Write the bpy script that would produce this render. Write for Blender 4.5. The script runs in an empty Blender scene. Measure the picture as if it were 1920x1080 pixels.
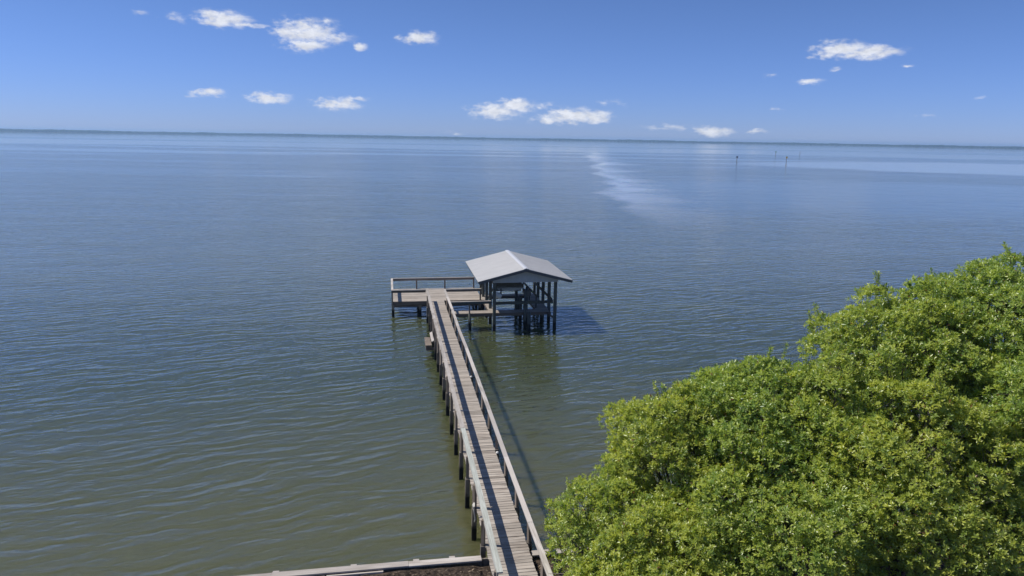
import bpy, math, random
import numpy as np
from mathutils import Vector, Matrix
R_ = math.radians
rnd = random.Random(7)
sc = bpy.context.scene
C = sc.collection

# ------------------------------------------------------------------ camera
CAM_H = 12.5
PITCH, ROLL, FPX = R_(12.06), R_(0.97), 1320.0
fw = Vector((0, math.cos(PITCH), -math.sin(PITCH)))
r0 = Vector((1, 0, 0)); u0 = r0.cross(fw)
rt = r0 * math.cos(ROLL) + u0 * math.sin(ROLL)
up = u0 * math.cos(ROLL) - r0 * math.sin(ROLL)
cam = bpy.data.cameras.new('camera'); cam_o = bpy.data.objects.new('camera', cam); C.objects.link(cam_o)
cam.sensor_width = 36.0; cam.lens = FPX / 1920 * 36; cam.clip_end = 60000; cam.clip_start = 0.1
M = Matrix((rt, up, -fw)).transposed().to_4x4(); M.translation = (0, 0, CAM_H)
cam_o.matrix_world = M
sc.camera = cam_o
sc.view_settings.view_transform = 'Standard'; sc.view_settings.look = 'None'
sc.view_settings.exposure = 0.0; sc.view_settings.gamma = 1.0
sc.render.engine = 'CYCLES'
sc.cycles.use_denoising = True
sc.cycles.max_bounces = 8; sc.cycles.volume_bounces = 1
sc.cycles.transparent_max_bounces = 8
sc.cycles.sample_clamp_indirect = 6.0; sc.cycles.sample_clamp_direct = 1.1


# ------------------------------------------------------------------ node helper
class G:
    def __init__(s, nt):
        s.nt = nt; nt.nodes.clear()

    def put(s, sock, v):
        if isinstance(v, bpy.types.NodeSocket): s.nt.links.new(v, sock)
        elif v is not None:
            if hasattr(sock, 'default_value'):
                if isinstance(v, (tuple, list)) and len(v) == 3 and sock.type == 'RGBA': v = (*v, 1)
                sock.default_value = v

    def n(s, typ, ins=None, out=0, **props):
        nd = s.nt.nodes.new(typ)
        for k, v in props.items(): setattr(nd, k, v)
        for k, v in (ins or {}).items(): s.put(nd.inputs[k], v)
        return nd.outputs[out] if len(nd.outputs) else None

    def m(s, op, a, b=None, c=None, clamp=False):
        ins = {0: a}
        if b is not None: ins[1] = b
        if c is not None: ins[2] = c
        return s.n('ShaderNodeMath', ins, operation=op, use_clamp=clamp)

    def v(s, op, a, b=None, out=0):
        ins = {0: a}
        if b is not None: ins[1] = b
        return s.n('ShaderNodeVectorMath', ins, out=out, operation=op)

    def sm(s, x, lo, hi, a=0.0, b=1.0):
        return s.n('ShaderNodeMapRange', {0: x, 1: lo, 2: hi, 3: a, 4: b}, interpolation_type='SMOOTHSTEP')

    def lin(s, x, lo, hi, a=0.0, b=1.0):
        return s.n('ShaderNodeMapRange', {0: x, 1: lo, 2: hi, 3: a, 4: b})

    def noise(s, vec, scale=1.0, detail=2.0, rough=0.5, dist=0.0, out=0):
        return s.n('ShaderNodeTexNoise', {'Vector': vec, 'Scale': scale, 'Detail': detail, 'Roughness': rough, 'Distortion': dist}, out=out)

    def mix(s, f, a, b):
        nd = s.nt.nodes.new('ShaderNodeMix'); nd.data_type = 'RGBA'
        s.put(nd.inputs[0], f); s.put(nd.inputs[6], a); s.put(nd.inputs[7], b)
        return nd.outputs[2]

    def mul(s, col, f):
        return s.v('MULTIPLY', col, s.n('ShaderNodeCombineXYZ', {0: f, 1: f, 2: f}))

    def sep(s, vec):
        nd = s.nt.nodes.new('ShaderNodeSeparateXYZ'); s.put(nd.inputs[0], vec); return nd.outputs

    def comb(s, x, y, z): return s.n('ShaderNodeCombineXYZ', {0: x, 1: y, 2: z})

    def bump(s, h, strength=1.0, dist=1.0):
        return s.n('ShaderNodeBump', {'Height': h, 'Strength': strength, 'Distance': dist})

    def attr(s, name, out=2): return s.n('ShaderNodeAttribute', out=out, attribute_name=name)


def new_mat(name):
    m = bpy.data.materials.new(name); m.use_nodes = True
    return m, G(m.node_tree)


def finish(g, shader): 
    g.n('ShaderNodeOutputMaterial', {'Surface': shader})


def principled(g, **k):
    keys = {'color': 'Base Color', 'rough': 'Roughness', 'normal': 'Normal', 'metal': 'Metallic', 'ior': 'IOR', 'spec': 'Specular IOR Level'}
    return g.n('ShaderNodeBsdfPrincipled', {keys[a]: b for a, b in k.items()})


# ------------------------------------------------------------------ sky
SUN = Vector((-0.593, 0.078, 0.82)).normalized()
SUN_EL = math.asin(SUN.z); SUN_AZ = math.atan2(SUN.x, SUN.y)
world = bpy.data.worlds.new('World'); sc.world = world; world.use_nodes = True
g = G(world.node_tree)
sky = g.n('ShaderNodeTexSky', sky_type='NISHITA', sun_disc=False, sun_elevation=SUN_EL, sun_rotation=SUN_AZ % (2 * math.pi),
          altitude=0.0, air_density=1.0, dust_density=0.0, ozone_density=4.0)
direc = g.v('NORMALIZE', g.n('ShaderNodeTexCoord', out=0))
dx, dy, dz = g.sep(direc)
sky = g.v('MULTIPLY', sky, g.mix(g.sm(dz, -0.03, 0.20), (0.505, 0.715, 1.56), (0.62, 0.755, 1.19)))
sky = g.v('MULTIPLY', sky, g.mix(g.sm(dz, 0.20, 0.60), (1.0, 1.0, 1.0), (1.75, 1.45, 1.05)))
azd = g.m('MULTIPLY', g.m('ARCTAN2', dx, dy), 57.29578)
eld = g.m('MULTIPLY', g.m('ARCSINE', dz), 57.29578)
# small fair-weather clouds: (azimuth, elevation, half width, half height, strength) in degrees on the sky
CLOUDS = [(-21.47, 7.91, 2.27, 0.78, 1), (-22.35, 7.98, 1.0, 0.7, 1), (-20.06, 7.61, 2.27, 0.26, 0.8), (-15.8, 7.31, 2.82, 1.3, 1), (-17.12, 7.31, 1.73, 0.61, 0.9), (-15.83, 6.45, 1.82, 0.61, 1), (-13.88, 7.11, 1.82, 0.7, 0.7), (-14.42, 8.2, 1.36, 0.35, 0.5), (-11.9, 6.51, 0.59, 0.39, 0.9), (-7.51, 7.32, 1.73, 0.61, 1), (-22.84, 2.81, 1.55, 0.39, 1), (-18.68, 2.58, 1.82, 0.52, 1), (-13.65, 2.29, 2.09, 0.61, 0.95), (-12.16, 2.73, 1.0, 0.26, 0.6), (-1.5, 2.03, 2.55, 0.78, 1), (-0.03, 2.47, 2.05, 0.65, 1), (2.28, 2.5, 1.82, 0.35, 0.45), (4.61, 1.72, 2.82, 0.78, 1.1), (6.07, 1.74, 2.09, 0.61, 1), (2.73, 1.41, 1.82, 0.39, 0.9), (23.66, 6.46, 2.05, 0.7, 1.1), (25.38, 6.23, 2.64, 0.57, 1.1), (21.78, 6.01, 0.73, 0.22, 0.45), (21.93, 4.39, 1.09, 0.3, 0.8), (15.41, 0.69, 1.64, 0.52, 1.1), (12.07, 1.01, 2.36, 0.3, 0.55), (18.65, 0.77, 0.91, 0.26, 0.7), (23.56, 5.1, 0.59, 0.17, 0.6), (-4.65, 0.25, 1.0, 0.22, 0.5), (-7.8, -0.05, 1.0, 0.22, 0.4), (-24.6, 7.78, 1.18, 0.43, 0.5), (28.09, 5.27, 0.5, 0.17, 0.6), (19.24, 4.76, 0.55, 0.22, 0.5), (19.87, 2.33, 0.59, 0.22, 0.5), (29.31, 2.04, 1.55, 0.22, 0.3), (32.5, 3.06, 0.45, 0.17, 0.5), (7.69, 2.77, 1.91, 0.3, 0.35), (-26.84, 7.97, 0.68, 0.22, 0.45)]
ae = g.comb(azd, eld, 0.0)
aes = g.v('MULTIPLY', ae, (0.75, 1.5, 1.0))
warp = g.v('SUBTRACT', g.noise(aes, 0.9, 4, 0.6, out=1), (0.5, 0.5, 0.5))
aew = g.v('ADD', ae, g.v('MULTIPLY', warp, (1.5, 0.75, 0.0)))
acc = None
for (ca, ce, cw, chh, cs) in CLOUDS:
    q = g.v('LENGTH', g.v('MULTIPLY', g.v('SUBTRACT', aew, (ca, ce, 0)), (1 / cw, 1 / chh, 0)), out=1)
    q = g.m('MULTIPLY', g.m('SUBTRACT', 1.15, q), cs)
    acc = q if acc is None else g.m('MAXIMUM', acc, q)
fine = g.noise(aes, 1.8, 8, 0.57)
dens = g.m('ADD', acc, g.m('MULTIPLY', g.m('SUBTRACT', fine, 0.5), 1.8))
alpha = g.m('MULTIPLY', g.sm(dens, 0.05, 1.05), g.sm(acc, -0.15, 0.5))
alpha = g.m('MULTIPLY', alpha, 0.92)
cshade = g.lin(g.noise(g.v('ADD', aes, (0.0, 0.3, 0.0)), 1.7, 4, 0.55), 0.35, 0.65, 0.72, 0.90)
ccol = g.v('MULTIPLY', g.comb(cshade, cshade, cshade), (0.97, 1.0, 1.08))
bg1 = g.n('ShaderNodeBackground', {'Color': sky, 'Strength': 0.08})
bg2 = g.n('ShaderNodeBackground', {'Color': ccol, 'Strength': 1.0})
mixs = g.n('ShaderNodeMixShader', {0: alpha, 1: bg1, 2: bg2})
g.n('ShaderNodeOutputWorld', {'Surface': mixs})

sun = bpy.data.lights.new('sun', 'SUN'); sun.energy = 4.7; sun.angle = R_(0.53); sun.color = (1.0, 0.95, 0.87)
sun_o = bpy.data.objects.new('sun', sun); C.objects.link(sun_o)
sun_o.rotation_euler = SUN.to_track_quat('Z', 'Y').to_euler()

# ------------------------------------------------------------------ dock frame: x = across the pier, y = along the pier away from shore
ROT = R_(10.0)


def W(v, u, z=0.0):
    return Vector((v * math.cos(ROT) - u * math.sin(ROT), v * math.sin(ROT) + u * math.cos(ROT), z))


class MB:
    """collects boxes, beams and tubes into one mesh with per-face tone, material slot and a UV that runs along the grain"""

    def __init__(s):
        s.v = []; s.f = []; s.t = []; s.mi = []; s.uv = []; s.sm = []

    def face(s, idx, tone, mat, uvs, smooth=False):
        s.f.append(idx); s.t.append(tone); s.mi.append(mat); s.uv.append(uvs); s.sm.append(smooth)

    def obox(s, c, ax, half, tone=None, mat=0):
        """oriented box: centre, three axis vectors, half sizes"""
        tone = rnd.random() if tone is None else tone
        c = Vector(c); b = len(s.v)
        pts = []
        for i in (-1, 1):
            for j in (-1, 1):
                for k in (-1, 1):
                    s.v.append(c + ax[0] * half[0] * i + ax[1] * half[1] * j + ax[2] * half[2] * k)
                    pts.append((i * half[0], j * half[1], k * half[2]))
        L = max(range(3), key=lambda a: half[a]); o = [a for a in range(3) if a != L]
        ru, rv = rnd.random() * 50, rnd.random() * 50
        for q in ((0, 1, 3, 2), (4, 6, 7, 5), (0, 4, 5, 1), (2, 3, 7, 6), (0, 2, 6, 4), (1, 5, 7, 3)):
            s.face([b + a for a in q], tone, mat, [(pts[a][L] + ru, pts[a][o[0]] + pts[a][o[1]] + rv) for a in q])

    def box(s, c, size, tone=None, mat=0):
        s.obox(c, (Vector((1, 0, 0)), Vector((0, 1, 0)), Vector((0, 0, 1))), [a / 2 for a in size], tone, mat)

    def beam(s, p0, p1, w, h, tone=None, mat=0, upv=(0, 0, 1)):
        p0, p1 = Vector(p0), Vector(p1); d = p1 - p0; L = d.length; d.normalize()
        sd = d.cross(Vector(upv)); 
        if sd.length < 1e-4: sd = d.cross(Vector((0, 1, 0)))
        sd.normalize(); uu = sd.cross(d)
        s.obox((p0 + p1) / 2, (d, sd, uu), (L / 2, w / 2, h / 2), tone, mat)

    def tube(s, pts, rads, n=8, tone=None, mat=0, cap=True):
        tone = rnd.random() if tone is None else tone
        pts = [Vector(p) for p in pts]; rings = []; ru = rnd.random() * 50; acc_l = 0
        for i, p in enumerate(pts):
            d = (pts[min(i + 1, len(pts) - 1)] - pts[max(i - 1, 0)]).normalized()
            a = d.orthogonal() if abs(d.z) < 0.9 else Vector((1, 0, 0)).cross(d)
            a.normalize(); bb = d.cross(a)
            b0 = len(s.v)
            for k in range(n):
                th = 2 * math.pi * k / n
                s.v.append(p + (a * math.cos(th) + bb * math.sin(th)) * rads[i])
            if i: acc_l += (p - pts[i - 1]).length
            rings.append((b0, acc_l))
        for i in range(len(rings) - 1):
            for k in range(n):
                k2 = (k + 1) % n
                u_, w_ = rings[i][1] + ru, rings[i + 1][1] + ru
                s.face([rings[i][0] + k, rings[i][0] + k2, rings[i + 1][0] + k2, rings[i + 1][0] + k], tone, mat,
                       [(u_, k * .06), (u_, k * .06 + .06), (w_, k * .06 + .06), (w_, k * .06)], True)
        if cap:
            for (b0, l), rev in ((rings[0], True), (rings[-1], False)):
                idx = [b0 + k for k in range(n)]
                if rev: idx.reverse()
                s.face(idx, tone, mat, [(0.01 * k + ru, 0.0) for k in range(n)])

    def build(s, name, mats, parent=None, origin=(0, 0, 0), dock=True):
        me = bpy.data.meshes.new(name); o_ = Vector(origin)
        me.from_pydata([v - o_ for v in s.v], [], s.f)
        for m in (mats if isinstance(mats, (list, tuple)) else [mats]): me.materials.append(m)
        me.polygons.foreach_set('material_index', s.mi)
        me.polygons.foreach_set('use_smooth', s.sm)
        at = me.attributes.new('tone', 'FLOAT', 'FACE'); at.data.foreach_set('value', s.t)
        uvl = me.uv_layers.new(name='grain')
        uvl.data.foreach_set('uv', [c for f in s.uv for p in f for c in p])
        me.update()
        ob = bpy.data.objects.new(name, me); C.objects.link(ob)
        if parent: ob.parent = parent
        elif dock:
            ob.location = W(*origin); ob.rotation_euler = (0, 0, ROT)
        else: ob.location = origin
        return ob


def thing(name, label, cat, origin, dock=True, group=None):
    o = bpy.data.objects.new(name, None); C.objects.link(o)
    o.location = W(*origin) if dock else origin
    if dock: o.rotation_euler = (0, 0, ROT)
    return tag(o, label, cat, group)


def tag(o, label, cat, group=None):
    o['label'] = label; o['category'] = cat
    if group: o['group'] = group
    return o


def kind(o, k):
    o['kind'] = k; return o


# ------------------------------------------------------------------ materials
def wood(name, dark, mid, light, rough=0.75, wet=False, bumpk=0.004):
    m, g = new_mat(name)
    uv = g.n('ShaderNodeUVMap', uv_map='grain'); tone = g.attr('tone')
    st = g.noise(g.v('MULTIPLY', uv, (1.2, 38.0, 1.0)), 1.0, 4, 0.6)
    bl = g.noise(g.v('MULTIPLY', uv, (0.9, 3.0, 1.0)), 1.0, 3, 0.6)
    f = g.m('ADD', g.m('MULTIPLY', st, 0.6), g.m('MULTIPLY', bl, 0.4))
    col = g.mix(g.sm(f, 0.38, 0.64), dark, light)
    col = g.mix(g.sm(tone, 0.15, 0.85, 0.0, 0.75), col, mid)
    col = g.mul(col, g.lin(g.m('FRACT', g.m('MULTIPLY', tone, 7.31)), 0, 1, 0.79, 1.15))
    knots = g.sm(g.noise(g.v('MULTIPLY', uv, (2.2, 9.0, 1.0)), 1.0, 1, 0.5), 0.72, 0.80)
    col = g.mix(g.m('MULTIPLY', knots, 0.6), col, dark)
    if wet:  # tide mark: wood below it is soaked, with pale barnacle crust just above
        pz = g.sep(g.n('ShaderNodeNewGeometry', out=0))[2]
        wob = g.noise(g.n('ShaderNodeNewGeometry', out=0), 6.0, 3, 0.6)
        lev = g.m('ADD', pz, g.m('MULTIPLY', g.m('SUBTRACT', wob, 0.5), 0.35))
        col = g.mix(g.sm(lev, 0.38, 0.62, 1.0, 0.0), col, (0.012, 0.012, 0.010))
    finish(g, principled(g, color=col, rough=rough, spec=0.25, normal=g.bump(st, 0.6, bumpk)))
    return m


M_deck = wood('weathered_deck_wood', (0.22, 0.182, 0.148), (0.41, 0.358, 0.30), (0.52, 0.468, 0.40))
M_rail = wood('grey_rail_wood', (0.29, 0.255, 0.22), (0.48, 0.435, 0.39), (0.57, 0.53, 0.48))
M_railgreen = wood('green_tinged_rail_wood', (0.30, 0.305, 0.265), (0.385, 0.415, 0.365), (0.475, 0.485, 0.44))
M_post = wood('brown_post_wood', (0.10, 0.08, 0.06), (0.22, 0.18, 0.145), (0.31, 0.26, 0.21))
M_pile = wood('piling_wood', (0.09, 0.08, 0.065), (0.22, 0.19, 0.155), (0.31, 0.27, 0.225), wet=True)
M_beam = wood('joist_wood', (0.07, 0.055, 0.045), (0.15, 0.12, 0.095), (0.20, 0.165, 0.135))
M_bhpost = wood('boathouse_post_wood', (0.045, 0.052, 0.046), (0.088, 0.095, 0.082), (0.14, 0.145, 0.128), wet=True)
M_cap = wood('seawall_cap_wood', (0.30, 0.26, 0.22), (0.43, 0.385, 0.34), (0.52, 0.475, 0.43))


def simple(name, col, rough=0.5, metal=0.0, var=0.25, scale=8.0, bumpd=0.0):
    m, g = new_mat(name)
    pos = g.n('ShaderNodeTexCoord', out=3)
    nz = g.noise(pos, scale, 5, 0.6)
    c = g.mul(tuple(col), g.lin(nz, 0.25, 0.75, 1 - var, 1 + var))
    kw = dict(color=c, rough=rough, metal=metal)
    if bumpd: kw['normal'] = g.bump(nz, 0.7, bumpd)
    finish(g, principled(g, **kw)); return m


def metal_roof(name, col):
    m, g = new_mat(name)
    pos = g.n('ShaderNodeTexCoord', out=3)
    nz = g.noise(g.v('MULTIPLY', pos, (0.5, 1.4, 1.0)), 1.6, 6, 0.65)
    streak = g.noise(g.v('MULTIPLY', pos, (0.35, 9.0, 0.35)), 1.0, 4, 0.6)
    c = g.mul(tuple(col), g.lin(nz, 0.3, 0.7, 0.90, 1.06))
    c = g.mix(g.sm(streak, 0.55, 0.75, 0.0, 0.28), c, (0.33, 0.30, 0.27))
    finish(g, principled(g, color=c, rough=0.55, metal=0.0)); return m


M_roof = metal_roof('galvanised_roof', (0.50, 0.49, 0.47))
M_ridge = simple('ridge_metal', (0.60, 0.60, 0.60), 0.4, 0.1, 0.05)
M_siding = simple('gable_siding', (0.40, 0.42, 0.43), 0.6, 0.0, 0.10, 3.0)
M_darkwood = simple('dark_fascia', (0.085, 0.085, 0.09), 0.6, 0.0, 0.2)
M_hull = simple('hull_paint', (0.36, 0.37, 0.36), 0.35, 0.0, 0.10, 3.0)
M_canvas = simple('boat_canvas', (0.085, 0.08, 0.06), 0.9, 0.0, 0.22, 5.0, 0.02)
M_black = simple('dark_plastic', (0.018, 0.018, 0.02), 0.45)
M_white = simple('white_plastic', (0.72, 0.71, 0.66), 0.4, 0.0, 0.08)
M_alum = simple('lift_aluminium', (0.085, 0.09, 0.095), 0.45, 0.5, 0.15)
M_rope = simple('pale_rope', (0.55, 0.52, 0.46), 0.9)
M_green = simple('channel_sign_green', (0.07, 0.22, 0.06), 0.5)
M_yellow = simple('channel_sign_yellow', (0.55, 0.42, 0.06), 0.5)


# ------------------------------------------------------------------ water
def make_water():
    m, g = new_mat('bay_water')
    pos = g.n('ShaderNodeTexCoord', out=3)
    px, py, pz = g.sep(pos)
    shore = g.m('SUBTRACT', g.m('SUBTRACT', py, g.m('MULTIPLY', px, 0.17)), 17.5)   # metres out from the seawall
    # wind: ruffled against slick water
    f1 = g.noise(g.v('MULTIPLY', pos, (1 / 900., 1 / 130., 1)), 1.0, 4, 0.55)
    f2 = g.noise(g.v('MULTIPLY', g.v('ADD', pos, (331., 77., 0)), (1 / 150., 1 / 34., 1)), 1.0, 4, 0.6)
    wob = g.m('MULTIPLY', g.m('SUBTRACT', g.noise(g.v('MULTIPLY', pos, (1 / 40., 1 / 60., 1)), 1.0, 6, 0.62), 0.5), 30.0)
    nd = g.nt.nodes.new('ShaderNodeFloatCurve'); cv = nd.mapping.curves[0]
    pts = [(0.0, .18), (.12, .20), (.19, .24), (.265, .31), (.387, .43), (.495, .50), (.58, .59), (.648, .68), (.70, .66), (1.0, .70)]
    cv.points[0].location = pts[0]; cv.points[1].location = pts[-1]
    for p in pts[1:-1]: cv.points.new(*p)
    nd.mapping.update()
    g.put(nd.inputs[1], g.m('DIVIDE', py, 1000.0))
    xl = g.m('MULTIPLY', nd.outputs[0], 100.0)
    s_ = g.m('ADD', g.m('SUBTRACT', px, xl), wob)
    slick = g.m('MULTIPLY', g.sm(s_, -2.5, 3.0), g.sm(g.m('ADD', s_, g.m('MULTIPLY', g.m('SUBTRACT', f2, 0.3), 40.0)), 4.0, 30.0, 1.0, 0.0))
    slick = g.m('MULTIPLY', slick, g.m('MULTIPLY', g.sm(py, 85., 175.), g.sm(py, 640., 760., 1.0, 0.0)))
    fpy = g.m('ADD', py, g.m('MULTIPLY', g.m('SUBTRACT', g.noise(g.v('MULTIPLY', pos, (1 / 420., 1 / 300., 1)), 1.0, 4, 0.55), 0.5), 420.0))
    far = g.m('MULTIPLY', g.sm(fpy, 640., 720.), g.m('SUBTRACT', 1.0, g.m('MULTIPLY', g.sm(fpy, 980., 1040.), g.sm(fpy, 1150., 1250., 0.75, 0.0))))
    band = g.m('MULTIPLY', g.sm(f1, 0.50, 0.57), g.sm(py, 120., 420.))
    near = g.m('MULTIPLY', g.sm(f2, 0.50, 0.66, 0.0, 0.5), g.sm(py, 60., 160.))
    # the lee band on the right: a wedge of smoother water that widens to the right, and the smoother reach nearer in
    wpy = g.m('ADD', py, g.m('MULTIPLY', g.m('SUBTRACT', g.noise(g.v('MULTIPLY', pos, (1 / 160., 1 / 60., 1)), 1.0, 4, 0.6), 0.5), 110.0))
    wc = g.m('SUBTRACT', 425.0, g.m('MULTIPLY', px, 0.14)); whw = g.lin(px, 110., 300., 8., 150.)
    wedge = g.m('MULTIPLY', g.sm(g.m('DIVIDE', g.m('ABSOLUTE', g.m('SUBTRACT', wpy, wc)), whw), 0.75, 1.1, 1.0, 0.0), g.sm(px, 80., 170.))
    reach = g.m('MULTIPLY', g.m('MULTIPLY', g.sm(py, 95., 150.), g.sm(wpy, 205., 240., 0.5, 0.0)), g.sm(px, 0., 40.))
    lee = g.m('MAXIMUM', g.m('MULTIPLY', wedge, 0.85), reach)
    calm = g.m('MAXIMUM', lee, g.m('MAXIMUM', g.m('MULTIPLY', slick, 0.9), g.m('MULTIPLY', far, 0.9)))
    calm = g.m('MAXIMUM', calm, g.m('MAXIMUM', g.m('MULTIPLY', band, 0.7), near))
    # waves (crests run a little to the right as they go away)
    rot = g.n('ShaderNodeVectorRotate', {'Vector': pos, 'Axis': (0, 0, 1), 'Angle': R_(-22)}, rotation_type='AXIS_ANGLE')
    wv = g.v('MULTIPLY', g.v('SUBTRACT', g.noise(g.v('MULTIPLY', rot, (.25, .4, 1)), 1.0, 2, 0.5, out=1), (.5, .5, .5)), (2.4, 2.4, 0))
    rw = g.v('ADD', rot, wv)
    n1 = g.noise(g.v('MULTIPLY', rw, (1 / 2.1, 1 / 0.60, 1)), 1.0, 1.8, 0.5)
    wt = g.n('ShaderNodeTexWave', {'Vector': rw, 'Scale': 0.40, 'Distortion': 5.0, 'Detail': 2.0, 'Detail Scale': 0.45, 'Detail Roughness': 0.55}, out=1, wave_type='BANDS', bands_direction='Y', wave_profile='SIN')
    wt = g.m('MULTIPLY', wt, g.sm(g.noise(g.v('MULTIPLY', rot, (1 / 2.4, 1 / 1.1, 1)), 1.0, 2, 0.5), 0.35, 0.65, 0.15, 1.0))
    rot2 = g.n('ShaderNodeVectorRotate', {'Vector': pos, 'Axis': (0, 0, 1), 'Angle': R_(-30)}, rotation_type='AXIS_ANGLE')
    n2 = g.noise(g.v('MULTIPLY', rot2, (1 / 0.85, 1 / 0.30, 1)), 1.0, 2.0, 0.5)
    n3 = g.noise(g.v('MULTIPLY', rw, (1 / 8., 1 / 3.2, 1)), 1.0, 2.0, 0.5)
    n4 = g.noise(g.v('MULTIPLY', pos, (1 / .34, 1 / .26, 1)), 1.0, 2.0, 0.5)
    # sharpen the crests a little
    c1 = g.m('SUBTRACT', 1.0, g.m('ABSOLUTE', g.m('MULTIPLY', g.m('SUBTRACT', n1, 0.5), 2.6)))
    h = g.m('ADD', g.m('ADD', g.m('MULTIPLY', n1, 0.17), g.m('MULTIPLY', wt, 0.031)), g.m('MULTIPLY', n2, 0.064))
    h = g.m('ADD', h, g.m('MULTIPLY', n4, 0.024))
    h = g.m('ADD', h, g.m('MULTIPLY', c1, 0.014))
    c2 = g.m('ABSOLUTE', g.m('SUBTRACT', n2, 0.5)); h = g.m('SUBTRACT', h, g.m('MULTIPLY', c2, 0.03))
    h = g.m('ADD', h, g.m('MULTIPLY', n3, 0.14))
    h = g.m('MULTIPLY', h, g.m('POWER', g.m('SUBTRACT', 1.0, g.m('MULTIPLY', calm, 0.97)), 1.6))
    gust = g.lin(g.noise(g.v('MULTIPLY', pos, (1 / 22., 1 / 9., 1)), 1.0, 3, 0.55), 0.3, 0.7, 0.7, 1.25)
    h = g.m('MULTIPLY', g.m('MULTIPLY', h, gust), 0.68)
    # body colour: olive over the shallow sand, greyer blue-green with depth; sky reflection partly painted in
    sh = g.m('ADD', shore, g.m('MULTIPLY', g.m('SUBTRACT', g.noise(g.v('MULTIPLY', pos, (1 / 12., 1 / 9., 1)), 1.0, 3, 0.5), 0.5), 10.0))
    col = g.mix(g.sm(sh, 2.0, 22.0), (0.100, 0.102, 0.046), (0.060, 0.073, 0.030))
    col = g.mix(g.sm(sh, 20.0, 62.0), col, (0.116, 0.133, 0.096))
    slick_sheen = g.m('MULTIPLY', slick, g.sm(g.noise(g.v('MULTIPLY', pos, (1 / 9., 1 / 5., 1)), 1.0, 5, 0.6), 0.25, 0.65, 0.55, 1.0))
    col = g.mix(g.m('MULTIPLY', slick_sheen, 1.0), col, (0.60, 0.60, 0.56))  # pale sky sheen of the slick, painted into the water colour
    col = g.mix(g.m('MULTIPLY', wedge, 0.6), col, (0.40, 0.40, 0.38))  # bright reflection on the smooth wedge, also put into the colour
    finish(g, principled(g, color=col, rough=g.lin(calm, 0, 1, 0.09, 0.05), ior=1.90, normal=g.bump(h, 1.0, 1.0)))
    pn = [n for n in m.node_tree.nodes if n.type == 'BSDF_PRINCIPLED'][0]
    pn.inputs['Specular Tint'].default_value = (1.0, 0.91, 0.68, 1); pn.inputs['Subsurface Weight'].default_value = 1.0; pn.inputs['Subsurface Radius'].default_value = (.8, 1.0, .7); pn.inputs['Subsurface Scale'].default_value = 2.6
    me = bpy.data.meshes.new('water')
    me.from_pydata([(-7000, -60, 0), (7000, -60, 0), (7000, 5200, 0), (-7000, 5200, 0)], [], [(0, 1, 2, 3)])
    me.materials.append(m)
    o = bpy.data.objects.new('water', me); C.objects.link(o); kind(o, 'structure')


make_water()


# ------------------------------------------------------------------ land, mulch, seawall
def make_land():
    m, g = new_mat('dark_mulch_soil')
    pos = g.n('ShaderNodeTexCoord', out=3)
    n1 = g.noise(pos, 9.0, 8, 0.7); n2 = g.noise(pos, 1.1, 3, 0.5); vor = g.n('ShaderNodeTexVoronoi', {'Vector': pos, 'Scale': 26.0}, out=1)
    col = g.mix(g.sm(n1, 0.35, 0.65), (0.022, 0.016, 0.012), (0.095, 0.070, 0.052))
    col = g.mix(g.m('MULTIPLY', g.sm(n2, 0.55, 0.75), 0.6), col, (0.15, 0.11, 0.078))
    bright = g.sm(g.sep(vor)[0], 0.90, 0.95, 0.0, 0.55)
    col = g.mix(bright, col, (0.24, 0.19, 0.14))
    finish(g, principled(g, color=col, rough=0.95, spec=0.1, normal=g.bump(n1, 1.0, 0.06)))
    # fine grid near the pier, long skirt behind
    vs, fs = [], []
    nv, nu = 150, 60
    for j in range(nu + 1):
        for i in range(nv + 1):
            v = -9 + 34 * i / nv; u = 8.5 + (17.40 - 8.5) * j / nu
            z = 0.905 + 0.025 * math.sin(v * 3.1 + u * 2.2) * math.sin(u * 3.7 - v) + rnd.uniform(-.022, .022) - (0.03 if j == nu else 0)
            if 2.3 < v < 3.9 and u > 12: z -= 0.06
            vs.append((v, u, z))
    for j in range(nu):
        for i in range(nv):
            a = j * (nv + 1) + i; fs.append((a, a + 1, a + nv + 2, a + nv + 1))
    b = len(vs)
    vs += [(-400, -60, .84), (400, -60, .84), (400, 8.5, .84), (-400, 8.5, .84), (-400, 17.4, .84), (-9, 17.4, .84), (-9, 8.5, .84), (25, 8.5, .84), (25, 17.4, .84), (400, 17.4, .84)]
    fs += [(b, b + 1, b + 2, b + 7, b + 6, b + 3), (b + 3, b + 6, b + 5, b + 4), (b + 7, b + 2, b + 9, b + 8)]
    me = bpy.data.meshes.new('ground'); me.from_pydata(vs, [], fs); me.materials.append(m)
    o = bpy.data.objects.new('ground', me); C.objects.link(o); o.rotation_euler = (0, 0, ROT); kind(o, 'structure')
    # loose wood chips
    mb = MB(); 
    for _ in range(2600):
        v = rnd.uniform(-6, 4.6); u = rnd.uniform(14.6, 17.33)
        if 2.35 < v < 3.85: continue
        th = rnd.uniform(0, 6.28); a = Vector((math.cos(th), math.sin(th), rnd.uniform(-.4, .4))).normalized(); b_ = a.cross(Vector((rnd.uniform(-.4, .4), rnd.uniform(-.4, .4), 1))).normalized()
        L = rnd.uniform(.012, .05)
        mb.obox((v, u, .90 + rnd.uniform(-.02, .03)), (a, b_, a.cross(b_)), (L, L * rnd.uniform(.2, .5), .005), rnd.random() ** 2.2)
    mc, g = new_mat('wood_chip')
    col = g.mix(g.attr('tone'), (0.022, 0.016, 0.012), (0.36, 0.27, 0.18))
    finish(g, principled(g, color=col, rough=0.9, spec=0.1))
    o = mb.build('mulch_chips', mc, None, (0, 0, 0)); kind(o, 'stuff')


make_land()


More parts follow.
